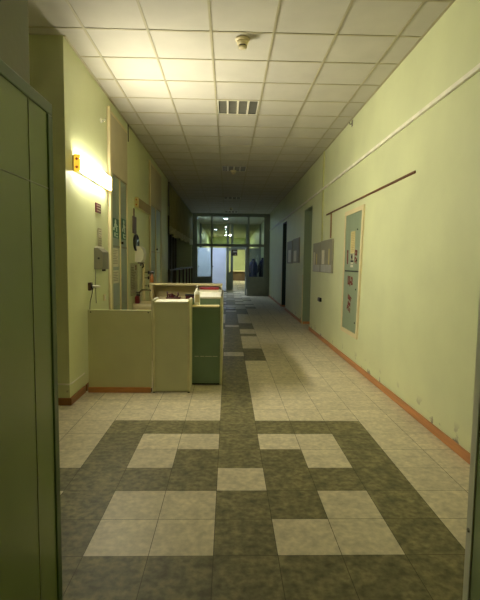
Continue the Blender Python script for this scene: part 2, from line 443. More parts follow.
o = MB().tube([(-2.6, 4.652, 0.225), (XL-0.05, 4.652, 0.222), (XL+0.006, 4.655, 0.22), (XL+0.008, 4.70, 0.22), (XL+0.008, 5.12, 0.222)], 0.008, 8).build('wall_cable', WHITE)
tag(o, 'thin pale cable running low round the left wall corner', 'cable')
t = thing('wall_hook', (XL, 5.9, 3.28), 'chipped white hook high on the left wall near the ceiling', 'hook')
# placed left of the cream casing
m = MB().lathe([(0.001, 0), (0.032, 0), (0.028, 0.012), (0.001, 0.014)], (XL, 5.96, 3.28), 14, 'X'); m.build('rose', WHITE, t)
MB().tube([(XL+0.01, 5.96, 3.28), (XL+0.05, 5.96, 3.27), (XL+0.055, 5.96, 3.31)], 0.006, 8).build('prong', STEEL, t)

# ------------------------------------------------------------------ left wall doors
def tall_door(name, y0, y1, zt, label, split, loc_sign):
    """casing, ply transom board, two narrow glazed leaves under it"""
    r = root(name, (XL, y0, 0), label, 'door')
    m = MB()
    m.box(XL-0.30, XL+0.03, y0, y0+0.07, 0, 3.56, 0.006); m.box(XL-0.12, XL+0.004, y1-0.02, y1, 0, 3.56, 0.003)
    m.box(XL+0.012, XL+0.04, y0-0.03, y0+0.025, 0, 3.56, 0.006)
    m.box(XL-0.12, XL+0.012, y0+0.07, y1-0.02, 3.52, 3.56, 0.004)
    m.build('casing', CREAM, r)
    tb = MB().box(XL-0.04, XL+0.01, y0+0.10, y1-0.02, zt, 3.52, 0.004).build('transom_board', PLY, r)
    Bx('jamb_board', CREAM_D, r, XL-0.06, XL+0.016, y0+0.07, y0+0.17, 0, zt)
    ym = y0 + 0.14 + (y1-0.05-y0-0.14)*split
    Bx('mullion', CREAM, r, XL-0.05, XL+0.006, ym-0.018, ym+0.018, 0, zt)
    for a, bb in ((y0+0.17, ym-0.018), (ym+0.018, y1-0.02)):
        lf = MB().box(XL-0.05, XL-0.012, a, bb, 0.01, zt-0.01, 0.004).build('leaf', TEALG, r)
        Bx('middle_rail', GREY, lf, XL-0.055, XL-0.006, a, bb, 1.70, 1.73, bev=0.002)
        Bx('lower_panel', TEAL, lf, XL-0.052, XL-0.009, a+0.03, bb-0.03, 0.06, 0.85, bev=0.002)
    h = Bx('handle', BLACK, r, XL-0.012, XL+0.03, ym+0.05, ym+0.08, 1.76, 1.80, bev=0.004)
    return r, ym
d3, ym = tall_door('door_3', 6.27, 7.44, 2.73, 'tall teal double door with plywood transom left of the sink', 0.55, 0)
# green sign stickers on both leaves and paper notices below
def sticker(y0, y1, z0, z1, label, seed):
    t = thing('door_sticker', (XL-0.01, (y0+y1)/2, z0), label, 'sign')
    bk = Bx('backing', GSIGN, t, XL-0.012, XL-0.009, y0, y1, z0, z1, bev=0)
    rr = random.Random(seed); m = MB(); w_ = y1-y0; h_ = z1-z0
    # running figure, arrow and bars
    m.lathe([(0.0005, 0), (0.045, 0), (0.045, 0.0015), (0.0005, 0.0015)], (XL-0.009, y0+w_*0.52, z1-h_*0.16), 12, 'X', 1, 0.8)
    m.box(XL-0.009, XL-0.0075, y0+w_*0.35, y0+w_*0.68, z1-h_*0.47, z1-h_*0.27)
    m.box(XL-0.009, XL-0.0075, y0+w_*0.60, y0+w_*0.85, z1-h_*0.40, z1-h_*0.34)
    m.box(XL-0.009, XL-0.0075, y0+w_*0.18, y0+w_*0.40, z1-h_*0.62, z1-h_*0.47)
    m.box(XL-0.009, XL-0.0075, y0+w_*0.58, y0+w_*0.74, z1-h_*0.66, z1-h_*0.47)
    m.box(XL-0.009, XL-0.0075, y0+w_*0.35, y0+w_*0.50, z1-h_*0.93, z1-h_*0.72)
    m.box(XL-0.009, XL-0.0075, y0+w_*0.60, y0+w_*0.85, z1-h_*0.80, z1-h_*0.74)
    m.box(XL-0.009, XL-0.0075, y0+w_*0.60, y0+w_*0.85, z1-h_*0.95, z1-h_*0.88)
    m.build('pictogram', WSIGN, bk)
sticker(6.47, 6.90, 1.84, 2.12, 'green and white sign on the near leaf of the teal double door', 1)
sticker(7.06, 7.36, 1.84, 2.16, 'green and white sign on the far leaf of the teal double door', 2)
def door_paper(y0, y1, z0, z1, label):
    t = thing('door_notice', (XL-0.01, (y0+y1)/2, z0), label, 'notice')
    s_ = Bx('sheet', PAPER, t, XL-0.012, XL-0.0095, y0, y1, z0, z1, bev=0)
    m = MB(); k = 0
    z = z1-0.03
    while z > z0+0.03:
        m.box(XL-0.0095, XL-0.0085, y0+0.03, y0+0.03+(y1-y0-0.06)*rnd.uniform(0.5, 1), z-0.004, z+0.004); z -= 0.024
    m.build('printing', mat('faded_print', (140, 134, 112), 0.8), s_)
door_paper(6.50, 6.86, 1.42, 1.69, 'upper paper notice on the near leaf of the teal double door')
door_paper(6.50, 6.86, 1.18, 1.37, 'lower paper notice on the near leaf of the teal double door')
d4, _ = tall_door('door_4', 9.44, 11.13, 2.70, 'second tall teal door on the left, before the curtain', 0.5, 0)
o = MB().tube([(XL+0.01, 7.50, 3.42), (XL+0.01, 7.50, ZC)], 0.007, 10).build('wall_pipe', BLACK); tag(o, 'short dark pipe rising to the ceiling above the first teal door', 'pipe')

# ------------------------------------------------------------------ wash corner
t = thing('hanging_board', (XL, 7.95, 1.97), 'narrow purple grey board hanging by a brown strap on the left wall', 'board')
Bx('board', mat('purple_grey', (104, 88, 92), 0.5), t, XL, XL+0.03, 7.80, 8.02, 1.98, 2.27)
Bx('strap', BROWN, t, XL+0.001, XL+0.016, 7.88, 7.94, 2.265, 2.41)
t = thing('wall_mirror', (XL, 8.04, 1.67), 'round dark rimmed mirror above the soap dispenser', 'mirror')
MB().lathe([(0.0005, 0), (0.15, 0), (0.165, 0.012), (0.165, 0.03), (0.145, 0.04), (0.14, 0.03), (0.0005, 0.03)], (XL, 8.04, 1.83), 32, 'X', 1.2, 0.9).build('rim', BLACK, t)
MB().lathe([(0.0005, 0.030), (0.138, 0.030), (0.136, 0.033), (0.0005, 0.033)], (XL, 8.04, 1.83), 32, 'X', 1.2, 0.9).build('glass', STEEL, t)

t = thing('soap_dispenser', (XL, 8.15, 1.48), 'white plastic dispenser with rounded front on the wall above the sink', 'dispenser')
m = MB(); pr = [(0, 1.49), (0.10, 1.49), (0.135, 1.54), (0.15, 1.64), (0.13, 1.73), (0.08, 1.77), (0, 1.77)]
m.loft([[(XL+x, 8.0, z) for x, z in pr], [(XL+x*1.04, 8.06, z) for x, z in pr], [(XL+x*1.04, 8.24, z) for x, z in pr], [(XL+x, 8.3, z) for x, z in pr]], smooth=False)
m.build('housing', WHITE, t)
Bx('lever', GREY, t, XL+0.03, XL+0.13, 8.08, 8.22, 1.465, 1.492)

t = thing('wall_bracket', (XL, 8.45, 1.40), 'dark hook hanging below the white dispenser', 'hook')
MB().tube([(XL, 8.5, 1.46), (XL+0.05, 8.5, 1.46), (XL+0.06, 8.5, 1.41), (XL+0.03, 8.5, 1.385)], 0.012, 8).build('hook', BLACK, t)
Bx('plate', GREY, t, XL, XL+0.012, 8.45, 8.55, 1.42, 1.50)

t = thing('hanging_notice_holder', (XL, 7.88, 0.9), 'clear acrylic sheet holder with paper on the wall beside the sink', 'notice')
Bx('cover', CLEAR, t, XL+0.012, XL+0.016, 7.56, 8.15, 0.92, 1.475, bev=0)
ps = Bx('sheet', mat('green_tinted_paper', (216, 212, 184), 0.7), t, XL+0.004, XL+0.008, 7.60, 8.11, 0.96, 1.45, bev=0)
m = MB()
for k in range(14):
    z = 1.40-0.028*k; m.box(XL+0.008, XL+0.009, 7.64, 7.64+rnd.uniform(0.2, 0.36), z-0.005, z+0.005)
m.build('printing', MATS['faded_print'], ps)
Bx('red_mark', RED, ps, XL+0.008, XL+0.0095, 8.0, 8.08, 1.35, 1.44, bev=0)

t = thing('water_pipe', (XL, 8.75, 0.6), 'white water pipe with valves rising from behind the sink', 'pipe')
MB().tube([(XL+0.05, 8.55, 0.0), (XL+0.05, 8.55, 1.46)], 0.03, 12).build('riser', CREAM, t)
for z in (1.30, 1.20, 1.05):
    v = MB().tube([(XL+0.05, 8.55, z), (XL+0.16, 8.50, z)], 0.012, 8).build('valve', STEEL, t)
    MB().tube([(XL+0.15, 8.50, z-0.03), (XL+0.15, 8.50, z+0.03)], 0.014, 8).build('valve_handle', BLACK, v)

t = thing('wash_basin', (-1.4, 7.95, 0.0), 'cream wash basin fixed to the left wall behind the low screen', 'sink')
m = MB()
def rr(x0, x1, y0, y1, z, r, n=5):
    pts = []
    for cx, cy, a0 in ((x1-r, y1-r, 0), (x0+r, y1-r, 90), (x0+r, y0+r, 180), (x1-r, y0+r, 270)):
        for k in range(n):
            a = math.radians(a0+90*k/(n-1)); pts.append((cx+r*math.cos(a), cy+r*math.sin(a), z))
    return pts
m.loft([rr(-1.60, -1.25, 7.80, 8.18, 0.60, 0.08), rr(-1.633, -1.18, 7.70, 8.28, 0.69, 0.10), rr(-1.633, -1.16, 7.68, 8.30, 0.78, 0.10),
        rr(-1.60, -1.19, 7.72, 8.27, 0.785, 0.09), rr(-1.52, -1.24, 7.80, 8.20, 0.76, 0.08), rr(-1.47, -1.29, 7.87, 8.12, 0.66, 0.07)])
m.build('bowl', CREAM, t)
MB().lathe([(0.09, 0), (0.07, 0.1), (0.065, 0.5), (0.10, 0.62)], (-1.45, 7.98, 0), 20).build('pedestal', CREAM, t)
t = thing('faucet', (-1.57, 7.95, 0.785), 'chrome tap with long curved spout over the wash basin', 'tap')
MB().lathe([(0.028, 0), (0.026, 0.04), (0.02, 0.06), (0.018, 0.10)], (-1.56, 7.95, 0.785), 14).build('body', STEEL, t)
MB().tube([(-1.56, 7.95, 0.87), (-1.55, 7.94, 0.96), (-1.50, 7.93, 1.005), (-1.42, 7.91, 1.015), (-1.33, 7.89, 1.0), (-1.27, 7.88, 0.965)], 0.016, 10).build('spout', STEEL, t)
Bx('lever', BLACK, t, -1.60, -1.53, 7.90, 7.93, 0.90, 0.925)
t = thing('soap_bottle', (-1.56, 7.78, 0.785), 'red soap bottle with dark pump on the basin rim', 'bottle')
MB().lathe([(0.038, 0), (0.04, 0.01), (0.04, 0.10), (0.03, 0.125), (0.014, 0.135)], (-1.555, 7.79, 0.784), 18).build('bottle', RED, t)
m = MB().lathe([(0.016, 0.134), (0.016, 0.155), (0.006, 0.16), (0.006, 0.19)], (-1.555, 7.79, 0.784), 12); m.box(-1.575, -1.50, 7.775, 7.805, 0.97, 0.985, 0.004)
m.build('pump', BLACK, t)

# ------------------------------------------------------------------ reception corner
t = thing('low_screen', (-1.24, 5.14, 0), 'wide beige low screen panel standing against the left wall', 'screen')
Bx('panel', CREAM_D, t, -1.585, -0.865, 5.13, 5.152, 0.05, 0.952, bev=0.003)
Bx('skirting', SKIRT, t, -1.587, -0.875, 5.112, 5.132, 0.0, 0.062, bev=0.004)
for x in (-1.575, -0.90): Bx('batten', BROWN, t, x, x+0.03, 5.152, 5.182, 0.0, 0.94)
for x in (-1.55, -0.90): MB().lathe([(0.0005, -0.003), (0.007, -0.003), (0.008, 0), (0.0005, 0)], (x, 5.130, 0.925), 10, 'Y').build('screw', BLACK, t)

t = thing('end_cabinet', (-0.64, 5.28, 0), 'narrow beige end cabinet with white top beside the low screen', 'cabinet')
GL = mat('greyed_laminate', (206, 200, 160), 0.5)
for x in (-0.855, -0.455):
    Bx('side_panel', GL, t, x, x+0.027, 5.115, 5.455, 0.012, 1.068)
    for y in (5.118, 5.425): Bx('foot', BLACK, t, x+0.002, x+0.025, y, y+0.025, 0, 0.014, bev=0.002)
    MB().tube([(x+0.0135, 5.13, 1.070), (x+0.0135, 5.44, 1.070)], 0.012, 8).build('edge_rail', WHITE, t)
Bx('front_panel', mat('dull_beige_laminate', (200, 200, 164), 0.5, 0.06, 3), t, -0.828, -0.455, 5.135, 5.155, 0.012, 1.036)
Bx('back_panel', CREAM_D, t, -0.828, -0.455, 5.435, 5.45, 0.012, 1.036)
Bx('top', WHITE, t, -0.828, -0.455, 5.130, 5.455, 1.036, 1.054)

t = thing('green_counter', (-0.26, 6.2, 0), 'dark green fronted reception counter with pale top', 'counter')
Bx('front_panel', GREENP, t, -0.475, -0.090, 5.46, 5.48, 0.02, 1.062)
Bx('side_panel', CREAM_D, t, -0.090, -0.066, 5.452, 6.90, 0.0, 1.086)
Bx('side_panel', GREENP, t, -0.405, -0.385, 5.48, 6.90, 0.0, 1.062)
Bx('plinth', BLACK, t, -0.47, -0.092, 5.475, 5.49, 0.0, 0.025, bev=0.001)
Bx('top', WHITE, t, -0.405, -0.068, 5.46, 6.90, 1.064, 1.086)
Bx('ledge', CREAM, t, -0.422, -0.10, 5.315, 5.46, 0.972, 0.992, bev=0.006)
m = MB()
for a, bb in ((-0.40, -0.35), (-0.33, -0.28), (-0.27, -0.19), (-0.18, -0.12)): m.box(a, bb, 5.4592, 5.4605, 0.354, 0.360)
m.build('scuff_mark', PAPER, t)

t = thing('back_counter', (-0.63, 7.1, 0), 'long cream back counter with a high shelf behind the green counter', 'counter')
Bx('back_board', mat('shaded_tan_laminate', (158, 146, 108), 0.5, 0.06, 3), t, -1.13, -0.11, 7.06, 7.085, 0.3, 1.155)  # shade under the shelf is put into this darker laminate colour
Bx('shelf', mat('dull_tan_edge', (178, 166, 126), 0.5, 0.08, 5), t, -1.205, -0.085, 6.92, 7.18, 1.145, 1.17)  # shelf tone is duller than the cream side panel
Bx('work_top', MATS['shaded_tan_laminate'], t, -1.06, -0.48, 6.58, 7.06, 0.94, 0.965)
Bx('side_panel', MATS['shaded_tan_laminate'], t, -1.15, -1.13, 6.80, 7.08, 0, 1.155)
Bx('side_panel', CREAM_D, t, -0.11, -0.09, 6.92, 7.085, 0, 1.155)
m = MB()
for k in range(12): m.box(-1.0+k*0.02, -1.0+k*0.02+0.008, 6.9185, 6.9195, 1.158, 1.166)
m.build('edge_chip', INK, t)

t = thing('sanitizer_bottle', (-0.365, 5.385, 0.992), 'white pump bottle standing on the ledge of the green counter', 'bottle')
b0 = (-0.365, 5.385)
m = MB(); m.loft([rr(b0[0]-0.031, b0[0]+0.031, b0[1]-0.024, b0[1]+0.024, 0.993, 0.012), rr(b0[0]-0.033, b0[0]+0.033, b0[1]-0.026, b0[1]+0.026, 1.0, 0.012),
   rr(b0[0]-0.033, b0[0]+0.033, b0[1]-0.026, b0[1]+0.026, 1.145, 0.012), rr(b0[0]-0.02, b0[0]+0.02, b0[1]-0.017, b0[1]+0.017, 1.165, 0.012), rr(b0[0]-0.012, b0[0]+0.012, b0[1]-0.012, b0[1]+0.012, 1.172, 0.0115)])
bo = m.build('bottle', mat('milky_plastic', (238, 234, 214), 0.3), t)
Bx('bottle_label', mat('cream_label', (214, 200, 150), 0.6), bo, b0[0]-0.025, b0[0]+0.025, b0[1]-0.0275, b0[1]-0.0262, 1.03, 1.12, bev=0)
m = MB().lathe([(0.014, 0.178), (0.014, 0.195), (0.005, 0.2), (0.005, 0.222)], (b0[0], b0[1], 0.992), 12)
m.box(b0[0]-0.012, b0[0]+0.012, b0[1]-0.045, b0[1]+0.014, 1.212, 1.226, 0.004); m.build('pump', WHITE, t)

def stack_item(name, label, cat, x0, x1, y0, y1, z0, z1, cover, part):
    t = thing(name, ((x0+x1)/2, (y0+y1)/2, z0), label, cat)
    m = MB(); m.box(x0, x1, y0, y1, z0, z0+0.004); m.box(x0, x1, y0, y1, z1-0.004, z1); m.box(x0, x1, y0, y0+0.006, z0+0.004, z1-0.004)
    m.build('cover', cover, t)
    MB().box(x0+0.004, x1-0.006, y0+0.006, y1-0.004, z0+0.004, z1-0.004).build('pages', PAPER, t)
stack_item('paper_stack', 'pale stack of papers on the green counter under the red folder', 'papers', -0.40, -0.125, 6.35, 6.62, 1.087, 1.118, WHITE, 'pages')
stack_item('red_folder', 'red folder lying on the paper stack on the green counter', 'folder', -0.39, -0.13, 6.34, 6.60, 1.119, 1.146, RED, 'pages')

t = thing('desk_organizer', (-0.84, 6.7, 0.965), 'dark maroon desk organizer with upright holders behind the end cabinet', 'organizer')
Bx('tray', MAROON, t, -0.905, -0.695, 6.60, 6.76, 0.966, 0.985, bev=0.006)
MB().tube([(-0.885, 6.66, 0.985), (-0.89, 6.66, 1.068)], 0.011, 10).build('holder', MAROON, t)
MB().lathe([(0.042, 0), (0.045, 0.02), (0.03, 0.04), (0.001, 0.042)], (-0.83, 6.68, 0.985), 16).build('pad', MAROON, t)
MB().tube([(-0.75, 6.66, 0.985), (-0.73, 6.66, 1.02), (-0.74, 6.66, 1.055)], 0.012, 10).build('holder', MAROON, t)
MB().tube([(-0.875, 6.64, 1.02), (-0.82, 6.64, 1.035), (-0.765, 6.64, 1.0)], 0.009, 8).build('arm', MAROON, t)
t = thing('small_box', (-0.56, 6.7, 0.965), 'small dark box on the work top beside the pump bottle', 'box')
Bx('body', MAROON, t, -0.62, -0.50, 6.62, 6.76, 0.966, 1.01); Bx('lid', BLACK, t, -0.628, -0.492, 6.612, 6.768, 1.01, 1.03)

t = thing('spray_bottle', (-1.17, 7.0, 1.18), 'orange bottle with dark trigger top on the left end of the back counter', 'bottle')
MB().lathe([(0.027, 0), (0.029, 0.01), (0.029, 0.085), (0.016, 0.115), (0.012, 0.135)], (-1.175, 7.02, 1.18), 16).build('bottle', mat('brownish_orange_plastic', (132, 78, 34), 0.35), t)
m = MB().box(-1.215, -1.14, 7.0, 7.04, 1.318, 1.355, 0.008); m.box(-1.20, -1.185, 7.01, 7.03, 1.28, 1.32); m.build('trigger', BLACK, t)

# ------------------------------------------------------------------ right wall
o = MB().box(XR-0.0315, XR-0.0015, 1.71, 20.4, 2.945, 2.985, 0.006).build('cable_duct', mat('white_plastic_duct', (236, 232, 214), 0.45)); tag(o, 'long pale cable duct running along the right wall', 'cable duct')
o = MB().box(XR-0.016, XR, 4.55, 8.62, 2.412, 2.438, 0.004).build('wooden_rail', BROWN); tag(o, 'thin brown wooden rail above the electrical cabinet', 'rail')
o = MB().box(XR-0.012, XR, 8.20, 8.27, 1.97, 2.408, 0.003).build('wooden_batten', mat('tan_wood', (150, 112, 60), 0.5, 0.15)); tag(o, 'short brown batten hanging from the rail above the notice boards', 'batten')
o = MB().box(XR-0.02, XR, 8.96, 9.06, 1.94, ZC-0.01, 0.005).build('vertical_duct', mat('painted_duct', (196, 196, 130), 0.45)); tag(o, 'pale vertical duct from the ceiling down to the notice boards', 'cable duct')

t = thing('electrical_cabinet', (XR, 6.75, 0.43), 'tall recessed teal electrical cabinet with cream frame and red lettering', 'cabinet')
def fy(zv, top, bot): return bot + (top-bot)*(zv-0.43)/(2.30-0.43)
def strip(m, ya, yb, za, zb, x0, x1):
    """vertical piece between edges given as (top, bottom) y pairs: the frame hangs a little out of square"""
    lo = [(x0, fy(za, *ya), za), (x1, fy(za, *ya), za), (x1, fy(za, *yb), za), (x0, fy(za, *yb), za)]
    hi = [(x0, fy(zb, *ya), zb), (x1, fy(zb, *ya), zb), (x1, fy(zb, *yb), zb), (x0, fy(zb, *yb), zb)]
    m.loft([lo, hi], smooth=False)
near, nin = (6.20, 6.35), (6.275, 6.42)
farr, fin = (7.20, 7.27), (7.135, 7.20)
m = MB(); x0, x1 = XR-0.022, XR+0.0
strip(m, near, nin, 0.43, 2.315, x0, x1); strip(m, fin, farr, 0.43, 2.315, x0, x1)
strip(m, nin, fin, 2.25, 2.315, x0, x1); strip(m, nin, fin, 0.43, 0.495, x0, x1)
m.build('frame', CREAM, t)
for za, zb in ((1.405, 2.248), (0.497, 1.385)):
    m = MB(); strip(m, (nin[0]+0.005, nin[1]+0.005), (fin[0]-0.005, fin[1]-0.005), za, zb, XR-0.014, XR)
    dd = m.build('door', TEAL_P, t)
    for zz in (za+0.15, zb-0.25): MB().lathe([(0.0005, 0), (0.012, 0), (0.012, -0.008), (0.0005, -0.008)], (XR-0.014, nin[1]+0.06, zz), 10, 'X').build('lock', BLACK, dd)
m = MB(); strip(m, nin, fin, 1.385, 1.405, XR-0.008, XR); m.build('gap', BLACK, t)
xt = XR-0.0145
MB().box(xt-0.001, xt, 6.60, 6.83, 1.66, 1.985).build('note', PAPERY, t)
m = MB()
for k in range(11): m.box(xt-0.002, xt-0.001, 6.63, 6.80, 1.69+k*0.026, 1.697+k*0.026)
m.build('note_printing', mat('brown_ink', (176, 154, 104), 0.8), t)
m = MB(); m.box(xt-0.001, xt, 6.655, 6.815, 1.56, 1.645); m.box(xt-0.001, xt, 6.665, 6.80, 1.505, 1.525); m.box(xt-0.001, xt, 6.665, 6.80, 1.455, 1.49); m.build('white_sticker', PAPER, t)
m = MB().text('N', 0.115, M_right(6.74, 1.60, xt-0.002)); m.box(xt-0.002, xt-0.001, 6.66, 6.80, 1.532, 1.555); m.build('sticker_lettering', BLK_INK, t)
m = MB(); m.box(xt-0.001, xt, 6.955, 7.01, 1.50, 1.70)
m.box(xt-0.001, xt, 6.95, 7.03, 1.68, 1.715); m.build('lettering', REDINK, t)
MB().text('О2\nСу', 0.10, M_right(6.53, 1.61, xt-0.001)).build('lettering', REDINK, t)
MB().text('Щ-2', 0.155, M_right(6.80, 1.245, xt-0.001)).build('lettering', REDINK, t)
m = MB(); R_ = Matrix.Rotation(math.radians(-14), 4, 'Z')
m.text('ЩИТ\nсил\nРП-2', 0.085, M_right(6.82, 0.90, xt-0.001) @ R_); m.build('lettering', REDINK, t)

def notice_board(y0, y1, z0, z1, label, sheets, group):
    t = thing('hanging_notice_board', (XR, (y0+y1)/2, z0), label, 'notice board', group)
    Bx('backing', LGREY, t, XR-0.03, XR, y0, y1, z0, z1, bev=0.004)
    for a, bb, c0, c1, ml in sheets:
        s_ = MB().box(XR-0.034, XR-0.030, y0+(y1-y0)*a, y0+(y1-y0)*bb, z0+(z1-z0)*c0, z0+(z1-z0)*c1).build('sheet', ml, t)
    return t
W2 = mat('pale_pocket', (176, 174, 160), 0.35)
notice_board(7.98, 8.98, 1.335, 1.945, 'grey notice board nearest the electrical cabinet', [(0.64, 0.86, 0.26, 0.70, PAPER), (0.20, 0.28, 0.25, 0.72, PAPERY), (0.05, 0.95, 0.02, 0.24, W2)], None)
notice_board(9.0, 9.78, 1.335, 1.93, 'grey notice board between its twin and the near doorway', [(0.70, 0.90, 0.24, 0.68, PAPER), (0.40, 0.50, 0.25, 0.62, PAPERY), (0.05, 0.95, 0.02, 0.24, W2)], None)
notice_board(11.78, 12.9, 1.52, 2.18, 'notice board just past the near doorway in the right wall', [(0.35, 0.8, 0.05, 0.5, WHITE)], None)
notice_board(13.05, 14.15, 1.50, 2.16, 'notice board just before the far dark doorway', [(0.2, 0.7, 0.05, 0.6, WHITE)], None)
t = thing('wall_socket', (XR, 9.0, 0.74), 'black wall socket under the pair of notice boards', 'socket')
Bx('box', BLACK, t, XR-0.04, XR, 8.90, 9.10, 0.745, 0.825, bev=0.008)
Bx('cover', mat('dark_grey_plastic', (48, 48, 46), 0.4), t, XR-0.048, XR-0.04, 8.92, 9.08, 0.755, 0.815, bev=0.003)
t = thing('wall_hook', (XR, 7.0, 3.6), 'tiny dark hook on the right wall just under the ceiling', 'hook')
Bx('plate', GREY, t, XR-0.008, XR, 6.97, 7.03, 3.58, 3.67, bev=0.002)
MB().tube([(XR-0.005, 7.0, 3.62), (XR-0.04, 7.0, 3.61), (XR-0.045, 7.0, 3.64)], 0.006, 8).build('prong', BLACK, t)

# doors in the right wall recesses
def recess_door(name, y0, y1, zt, m0, m1, label):
    r = root(name, (XR+0.2, y0, 0), label, 'door')
    m = MB(); m.box(XR+0.004, XR+0.34, y0, y0+0.02, 0, zt); m.box(XR+0.004, XR+0.34, y1-0.02, y1, 0, zt); m.box(XR+0.004, XR+0.34, y0+0.02, y1-0.02, zt-0.02, zt)
    m.build('lining', m0, r)
    Bx('leaf', m1, r, XR+0.24, XR+0.29, y0+0.02, y1-0.02, 0.008, zt-0.02)
    h = MB().tube([(XR+0.24, y0+0.12, 1.05), (XR+0.19, y0+0.12, 1.05), (XR+0.19, y0+0.23, 1.05)], 0.01, 8).build('handle', STEEL, r)
    Bx('threshold', SKIRT, r, XR+0.01, XR+0.24, y1-0.034, y1-0.02, 0.0, 0.06)
recess_door('door_5', 10.15, 11.2, 2.80, TEAL, TEAL, 'teal door recessed in the nearer opening of the right wall')
recess_door('door_6', 14.55, 15.6, 2.86, DGREEN, DGREEN, 'dark green door recessed in the farther opening of the right wall')
o = MB().box(XR-0.012, XR+0.003, 11.2, 11.25, 0.0, 1.22, 0.003).build('corner_guard', CREAM); tag(o, 'pale corner guard on the far edge of the near doorway', 'corner guard')
o = MB().box(XR-0.012, XR+0.003, 15.6, 15.66, 0.0, 1.22, 0.003).build('corner_guard', CREAM); tag(o, 'pale corner guard on the far edge of the dark far doorway', 'corner guard')

# ------------------------------------------------------------------ ceiling fittings
def luminaire(i, j, label):
    x0, y0 = CX0+i*0.6+0.014, CY0+j*0.6+0.014; x1, y1 = x0+0.572, y0+0.572
    t = thing('ceiling_light', ((x0+x1)/2, (y0+y1)/2, ZC), label, 'light', None)
    m = MB(); m.box(x0, x1, y0, y1, ZC+0.085, ZC+0.09)
    for q in ((x0, x0+0.004, y0, y1), (x1-0.004, x1, y0, y1), (x0+0.004, x1-0.004, y0, y0+0.004), (x0+0.004, x1-0.004, y1-0.004, y1)): m.box(*q, ZC-0.002, ZC+0.085)
    m.build('housing', HOUS, t)
    m = MB()
    for q in ((x0, x1, y0, y0+0.018), (x0, x1, y1-0.018, y1), (x0, x0+0.018, y0+0.018, y1-0.018), (x1-0.018, x1, y0+0.018, y1-0.018)): m.box(*q, ZC-0.006, ZC-0.001)
    m.build('frame', WHITE, t)
    for k in range(4):
        x = x0+(x1-x0)*(k+0.5)/4
        MB().tube([(x, y0+0.02, ZC+0.065), (x, y1-0.02, ZC+0.065)], 0.008, 10).build('tube', TUBE, t)
    m = MB()
    for k in range(1, 4):
        x = x0+(x1-x0)*k/4; m.box(x-0.014, x+0.014, y0+0.018, y1-0.018, ZC-0.004, ZC+0.04)
    m.build('reflector_ridge', WHITE, t)
    m = MB()
    for k in range(1, 9):
        y = y0+(y1-y0)*k/9; m.box(x0+0.018, x1-0.018, y-0.0015, y+0.0015, ZC-0.003, ZC+0.034)
    m.build('louver', LOUV, t)
for (i, j), lab in zip(LIGHT_CELLS, ('unlit square louvered ceiling light nearest the camera', 'second unlit louvered ceiling light from the camera',
                                    'third unlit louvered ceiling light from the camera', 'fourth unlit louvered ceiling light, nearest the glazed partition')):
    luminaire(i, j, lab)
def detector(x, y, label):
    t = thing('smoke_detector', (x, y, ZC-0.09), label, 'smoke detector')
    z = ZC-0.006
    MB().lathe([(0.070, 0), (0.070, -0.016), (0.062, -0.024)], (x, y, z), 28).build('base', CREAM, t)
    MB().lathe([(0.055, -0.024), (0.055, -0.045), (0.046, -0.062)], (x, y, z), 28).build('body', CREAM, t)
    MB().lathe([(0.038, -0.062), (0.038, -0.074)], (x, y, z), 28).build('sensing_gap', BLACK, t)
    MB().lathe([(0.044, -0.074), (0.041, -0.086), (0.02, -0.094), (0.001, -0.095)], (x, y, z), 28).build('cap', CREAM, t)
detector(0.12, 4.63, 'smoke detector on the ceiling nearest the camera')
detector(0.10, 10.98, 'second smoke detector, past the second ceiling light')
detector(0.09, 18.4, 'far smoke detector just before the glazed partition')

# ------------------------------------------------------------------ curtain alcove
t = thing('pelmet_curtain', (XL+0.02, 16.3, 2.2), 'long olive curtain hung high along the left wall alcove', 'curtain')
N_ = 260
def crv(k): 
    y = 12.40+7.85*k/N_; return XL+0.03+0.028*math.sin(k*0.78)+0.012*math.sin(k*0.31+1), y
m = MB(); rings = []
for zi in range(9):
    f_ = zi/8; ring = []
    for k in range(N_+1):
        x, y = crv(k); zb = 2.46+0.012*math.sin(k*0.19)
        ring.append((XL+0.03+(x-XL-0.03)*(0.4+0.6*(1-f_)), y, zb+(3.60-zb)*f_))
    rings.append(ring)
m.loft(rings, close=False, caps=False); cl = m.build('cloth', CURT, t)
m = MB(); rings = []
for zi in range(4):
    f_ = zi/3; ring = []
    for k in range(N_+1):
        x, y = crv(k); zb = 2.23+0.035*abs(math.sin(k*0.30))+0.03*math.sin(k*0.11)
        ring.append((x+0.005, y, zb+(2.47+0.012*math.sin(k*0.19)-zb)*f_))
    rings.append(ring)
m.loft(rings, close=False, caps=False); m.build('lace_hem', LACE, t)
m = MB()
m.box(XL+0.01, XL+0.05, 12.37, 20.28, 3.60, 3.635, 0.004); m.build('rail', LGREY, t)
w = MB()
for k in range(9):
    y = 12.38+k*0.97; w.box(XL-0.75, XL-0.66, y, y+0.09, 0, 3.3)
w.box(XL-0.75, XL-0.70, 12.35, 20.3, 0, 3.3)
struct(w.build('trim_2', DBROWN), 'dark brown wooden panelling at the back of the alcove', 'panelling')
t = thing('barrier_rail', (XL+0.03, 16.2, 0), 'dark wooden barrier rail in front of the curtained alcove', 'railing')
Bx('top_rail', DBROWN, t, XL+0.0, XL+0.05, 12.40, 20.25, 1.25, 1.30)
for k in range(7):
    y = 12.42+k*1.29; Bx('post', DBROWN, t, XL+0.0, XL+0.05, y, y+0.06, 0, 1.25)
t = thing('wall_notice', (XL-0.6, 14.6, 1.4), 'white paper notice on the dark panelling under the curtain', 'notice')
t.location = (XL-0.64, 14.98, 1.5); WORLD[t.name] = Vector(t.location)
s_ = Bx('sheet', WHITE, t, XL-0.66, XL-0.655, 14.95+0.4, 15.2+0.55, 1.45, 1.80, bev=0)

